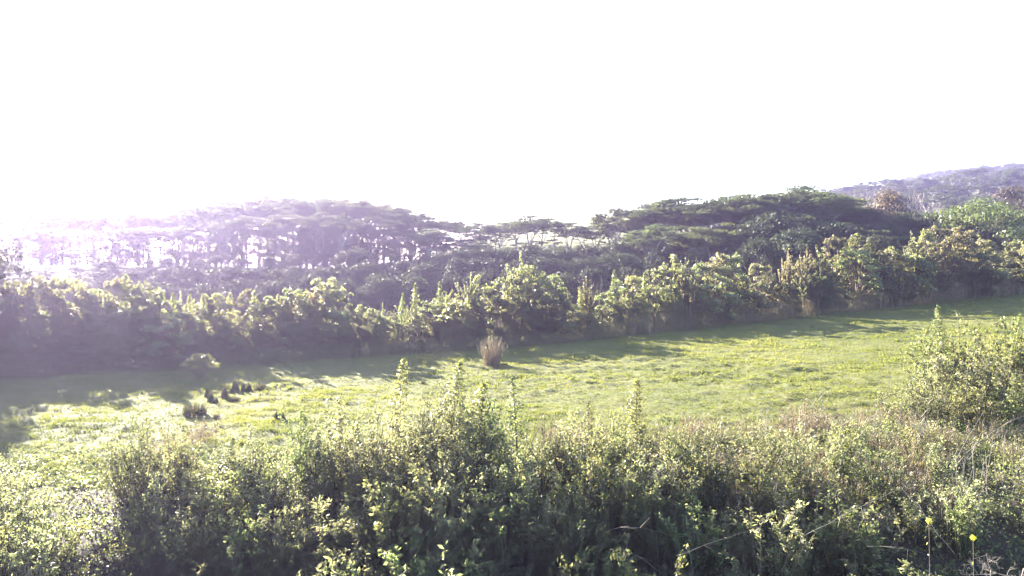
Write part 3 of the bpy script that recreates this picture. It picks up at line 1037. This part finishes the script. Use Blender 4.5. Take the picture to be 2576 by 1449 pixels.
# ------------------------------------------------------------------ foreground thicket
fg_top = prof([(-200, 1120), (0, 1160), (70, 1152), (130, 1235), (190, 1295), (225, 1230), (280, 1140), (350, 1065), (420, 1085), (520, 1110), (620, 1075), (700, 1088), (780, 1045), (850, 1015), (930, 1035),
               (985, 1000), (1060, 1000), (1130, 990), (1210, 1010), (1300, 1020), (1370, 1060), (1450, 1042), (1530, 1032), (1600, 1040), (1680, 1042), (1760, 1052), (1860, 1065), (2000, 1062),
               (2100, 1058), (2200, 1030), (2300, 1020), (2420, 1060), (2576, 1080), (2800, 1080)])
for row, (y0, lo, hi, st, nm) in enumerate([(33.8, 15, 85, 52, 'back'), (31.2, 20, 110, 52, 'sixth'), (28.8, 40, 140, 56, 'fifth'), (26.6, 70, 170, 60, 'fourth'),
                                            (24.6, 165, 260, 64, 'third'), (22.6, 335, 410, 70, 'second'), (20.6, 410, 470, 80, 'front')]):
    kk = 0
    for px in np.arange(-130 + 19 * row, 2720, st):
        p = px + U(-20, 20)
        y = y0 + U(-0.9, 0.9)
        if 120 < p < 215 and row < 5:
            continue
        x, yy, z = on(p, y)
        rt = sstep(1750, 2100, p)
        topy = fg_top(p) + U(lo, hi) + rt * (40 if row >= 2 else 0) + (40 * sstep(2250, 2450, p) if row < 3 else -60 * sstep(2200, 2400, p))
        if p < 200:
            topy = fg_top(p) + U(-10, 50) + 45 * max(0, row - 3)
        hgt = z_at(topy, y) - z
        if hgt < 0.25:
            continue
        kk += 1
        pool = SHOOT if hgt > 2.0 else LOWSHRUB
        if row < 4 and U(0, 1) < 0.45:
            pool = PLUME
        elif row < 4 and U(0, 1) < 0.08:
            pool = YSHRUB
        pr = pick(pool)
        s = hgt / ht(pr)
        nm2 = 'yellow-green' if pool is YSHRUB else ('tall' if hgt > 2.0 else 'low')
        thing('thicket_shrub', pr, (x, yy, z), f'{nm2} leafy shrub of the foreground thicket, {ordinal(kk)} from the left in its {nm} line',
              'shrub', 'leafy shrubs of the foreground thicket', U(0, 6.28), s, sxy=float(np.clip(s * U(0.85, 1.15), 0.5, 1.3)))

CLUMP = [shoot_shrub(3.6, U(0.75, 1.05), int(U(15, 20)), 0.12, ('thicket', 'sage', 'sage')[i], 0.62, 4, 0.42) for i in range(3)]
clumps = [(345, 1062, 28.0), (452, 1082, 27.8), (622, 1072, 28.2), (775, 1042, 28.0), (857, 1008, 28.4), (925, 1030, 27.2),
          (1010, 990, 28.6), (1120, 960, 28.6), (1205, 1000, 28.0), (1370, 1058, 28.2), (1452, 1040, 27.8), (1530, 1032, 28.6), (1690, 1042, 28.2), (1795, 1056, 27.2), (1905, 1062, 28.0), (2015, 1066, 27.4), (2120, 1062, 28.0)]
for k, (p, py, y) in enumerate(clumps, 1):
    pr = pick(CLUMP)
    s = scaled(p, y, py, ht(pr))
    thing('upright_shrub', pr, on(p, y), f'tall feathery upright shrub standing above the foreground thicket, {ordinal(k)} from the left', 'shrub', 'upright shrubs of the foreground thicket', U(0, 6.28), s,
          tilt=(U(-0.08, 0.08), U(-0.1, 0.1)), sxy=float(s * U(0.75, 1.05)))

nsp = [(985, 900, 30.5), (1128, 908, 30.5), (1303, 942, 30.0), (1600, 958, 31.0), (1190, 955, 29.0), (368, 1052, 29.0), (450, 1068, 28.0), (636, 1062, 29.5), (560, 1105, 27.0), (860, 1000, 29.5),
       (1480, 1010, 31.0), (2382, 772, 40.0), (2545, 790, 41.0), (755, 1030, 29.0)]
for k, (p, py, y) in enumerate(sorted(nsp), 1):
    pr = pick(NEAR_SPIRE)
    s = scaled(p, y, py, ht(pr))
    thing('leafy_spire', pr, on(p, y), f'narrow leafy spire rising out of the foreground growth, {ordinal(k)} from the left', 'sapling', 'leafy spires in the foreground', U(0, 6.28), s, tilt=(U(-0.1, 0.1), U(-0.12, 0.12)), sxy=s * U(0.95, 1.35))

# the large bushes at the right edge
for k, (p, py, y, w_, lab) in enumerate([(2330, 830, 39.0, 1.0, 'leftmost'), (2430, 805, 38.0, 1.3, 'second from the left'), (2530, 800, 39.5, 1.3, 'third from the left'), (2610, 795, 38.5, 1.3, 'rightmost'),
                                         (2390, 880, 36.0, 1.2, 'in front on the left'), (2500, 890, 35.5, 1.2, 'in front on the right'),
                                         (2270, 965, 36.0, 0.8, 'low and farthest left'), (2330, 950, 34.5, 0.9, 'low below the leftmost'), (2450, 960, 33.5, 1.0, 'low in the middle'), (2560, 945, 33.5, 1.0, 'low at the picture edge')]):
    pr = SHOOT[k % 8]
    s = scaled(p, y, py, ht(pr))
    thing('large_bush', pr, on(p, y), f'large yellowish green bush at the right edge of the pasture, {lab}', 'bush', 'large bushes at the right edge', U(0, 6.28), s, sxy=w_)

# dry stalks, grasses and fallen canes
STRAW = [grass_clump(1.5, 0.6, 120, 0.016, 0.5) for _ in range(3)]
DRY = [stalk_cluster(2.2, 0.45, 7) for _ in range(3)]
kk = 0
spots = []
for i in range(70):
    p = U(300, 2600) if i % 3 == 0 else U(1380, 2600)
    y = U(24.5, 35.0)
    spots.append((p, y))
for p, y in sorted(spots):
    kk += 1
    thing('straw_tuft', pick(STRAW), on(p, y, 0.0), f'pale dry grass tuft among the foreground shrubs, {ordinal(kk)} from the left', 'dry grass', 'pale dry grass tufts', U(0, 6.28), U(0.8, 1.4))
spots = [(2060, 33.5), (1985, 33), (2130, 32), (1745, 32), (1930, 33), (2200, 32.5), (2230, 40), (2290, 31), (2330, 30), (2440, 28), (2485, 27), (2520, 30), (2400, 26), (1660, 26), (1850, 26.5), (1300, 25), (1270, 24),
         (2080, 27), (1600, 25.5), (2550, 26), (2180, 29), (1760, 24.5)]
for k, (p, y) in enumerate(sorted(spots), 1):
    thing('dry_stalks', pick(DRY), on(p, y), f'cluster of bare dry stalks in the foreground thicket, {ordinal(k)} from the left', 'dry stalks', 'bare dry stalks in the foreground', U(0, 6.28), U(0.75, 1.25))


def cane(p0, y0, z0, p1, y1, z1, r, label, sag=0.15):
    a = np.array([px_x(p0, y0), y0, z_at(z0, y0)])
    b_ = np.array([px_x(p1, y1), y1, z_at(z1, y1)])
    w = MB()
    o = (a + b_) / 2
    P = bez(a, o + np.array([U(-0.25, 0.25), U(-0.3, 0.3), sag]), b_, 12) - o + rng.normal(size=(12, 3)) * 0.012
    w.tube(P, np.linspace(r, r * 0.4, 12) * 0.6, 5)
    e = bpy.data.objects.new('fallen_cane', None)
    col.objects.link(e)
    e.location = tuple(o)
    tag(e, label, 'cane')
    link('stem', w.mesh('cane_stem', M['dead'], True), e)
    tw = MB()
    for i in range(4):
        s = P[int(U(2, 8))]
        tw.tube([s, s + rand_dirs(1)[0] * np.array([0.5, 0.2, 0.4])], [r * 0.4, r * 0.15], 3)
    link('twigs', tw.mesh('cane_twigs', M['dead'], True), e)['kind'] = 'stuff'


cane(2030, 20.5, 1345, 2300, 23.0, 1215, 0.012, 'long pale fallen cane lying across the lower right shrubs')
cane(2270, 18.5, 1230, 2400, 18.0, 1395, 0.014, 'bent bare branch leaning left at the lower right')
cane(1640, 22.0, 1200, 1780, 23.0, 1115, 0.012, 'thin straight cane leaning over the central shrubs')
cane(1700, 21.0, 1400, 1910, 21.5, 1330, 0.009, 'thin pale cane near the bottom right of centre')
cane(1560, 20.5, 1385, 1660, 20.5, 1440, 0.010, 'crooked pale twig near the bottom centre')
cane(2370, 27.5, 1215, 2478, 28.5, 1030, 0.014, 'upright pale cane at the right before the dark gap')
cane(2430, 28.0, 1140, 2576, 29.0, 1045, 0.018, 'leaning pale cane crossing at the right edge')
cane(2180, 20.0, 1375, 2330, 19.5, 1395, 0.008, 'thin drooping cane at the bottom right')
cane(1920, 22.5, 1205, 2010, 23.0, 1240, 0.008, 'short pale cane lying in the shade right of centre')
cane(1540, 20.5, 1330, 1680, 20.5, 1345, 0.008, 'arched pale twig in the bottom centre shade')

# grey leafless twiggy shrub in the lower right corner
TWIG = bare_tree(1.7, 'dead', 4, 0.9, 0.018)
for k, (p, y, lab) in enumerate([(2500, 18.0, 'left one'), (2560, 18.4, 'right one')]):
    x, yy, z = on(p, y)
    thing('twiggy_shrub', TWIG, (x, yy, z_at(1480, y)), f'grey leafless twiggy shrub in the lower right corner, {lab}', 'dead shrub', None, k * 2.1, 1.0, sxy=1.3)

# two yellow blossoms on thin stems
for k, (p, py, y, lab) in enumerate([(2337, 1310, 18.5, 'upper'), (2448, 1352, 18.0, 'lower')]):
    w, f = MB(), MB()
    x = px_x(p, y)
    g = float(gz(x, y))
    h = z_at(py, y) - g
    w.tube([[0, 0, -0.1], [0.05, 0, h * 0.5], [0, 0, h]], [0.012, 0.01, 0.006], 5)
    n = 26
    d = rand_dirs(n)
    f.leaves(np.array([0, 0, h]) + d * 0.05, d, 0.08, 0.7)
    lv = MB()
    zz = U(0.2, 0.95, 40) * h
    d = rand_dirs(40)
    lv.leaves(np.stack([0 * zz, 0 * zz, zz], 1) + d * 0.09, d, 0.09, 0.5)
    thing('flowering_weed', [('stem', w.mesh('weed_stem', M['bark_dark'])), ('blossom', f.mesh('weed_blossom', M['yellow'])), ('leaves', lv.mesh('weed_leaves', M['thicket']))],
          (float(x), y, g), f'weed with a yellow blossom at the lower right, the {lab} of two', 'flower')

# low ground cover under the thicket
mb = MB()
n = 150000
yv = 13 + 24 * U(0, 1, n) ** 1.15
xv = px_x(U(-300, 2860, n), yv)
lim = 33.5 + 3 * sstep(2, 14, xv)
ok = yv < lim
xv, yv, lim = xv[ok], yv[ok], lim[ok]
n = len(xv)
hh = (0.25 + 0.5 * np.clip(vnoise(xv / 1.3, yv / 1.3) + 0.4, 0, 1.2)) * sstep(0, 5, lim - yv) + 0.08
p = np.stack([xv, yv, gz(xv, yv) + U(0, 1, n) * hh], 1)
mb.leaves(p, rand_dirs(n), 0.12, 0.5, up=0.6, rnd=0.7)
tag(link('undergrowth', mb.mesh('undergrowth', M['thicket'])), 'low leafy undergrowth covering the bank', 'undergrowth', kind='stuff')
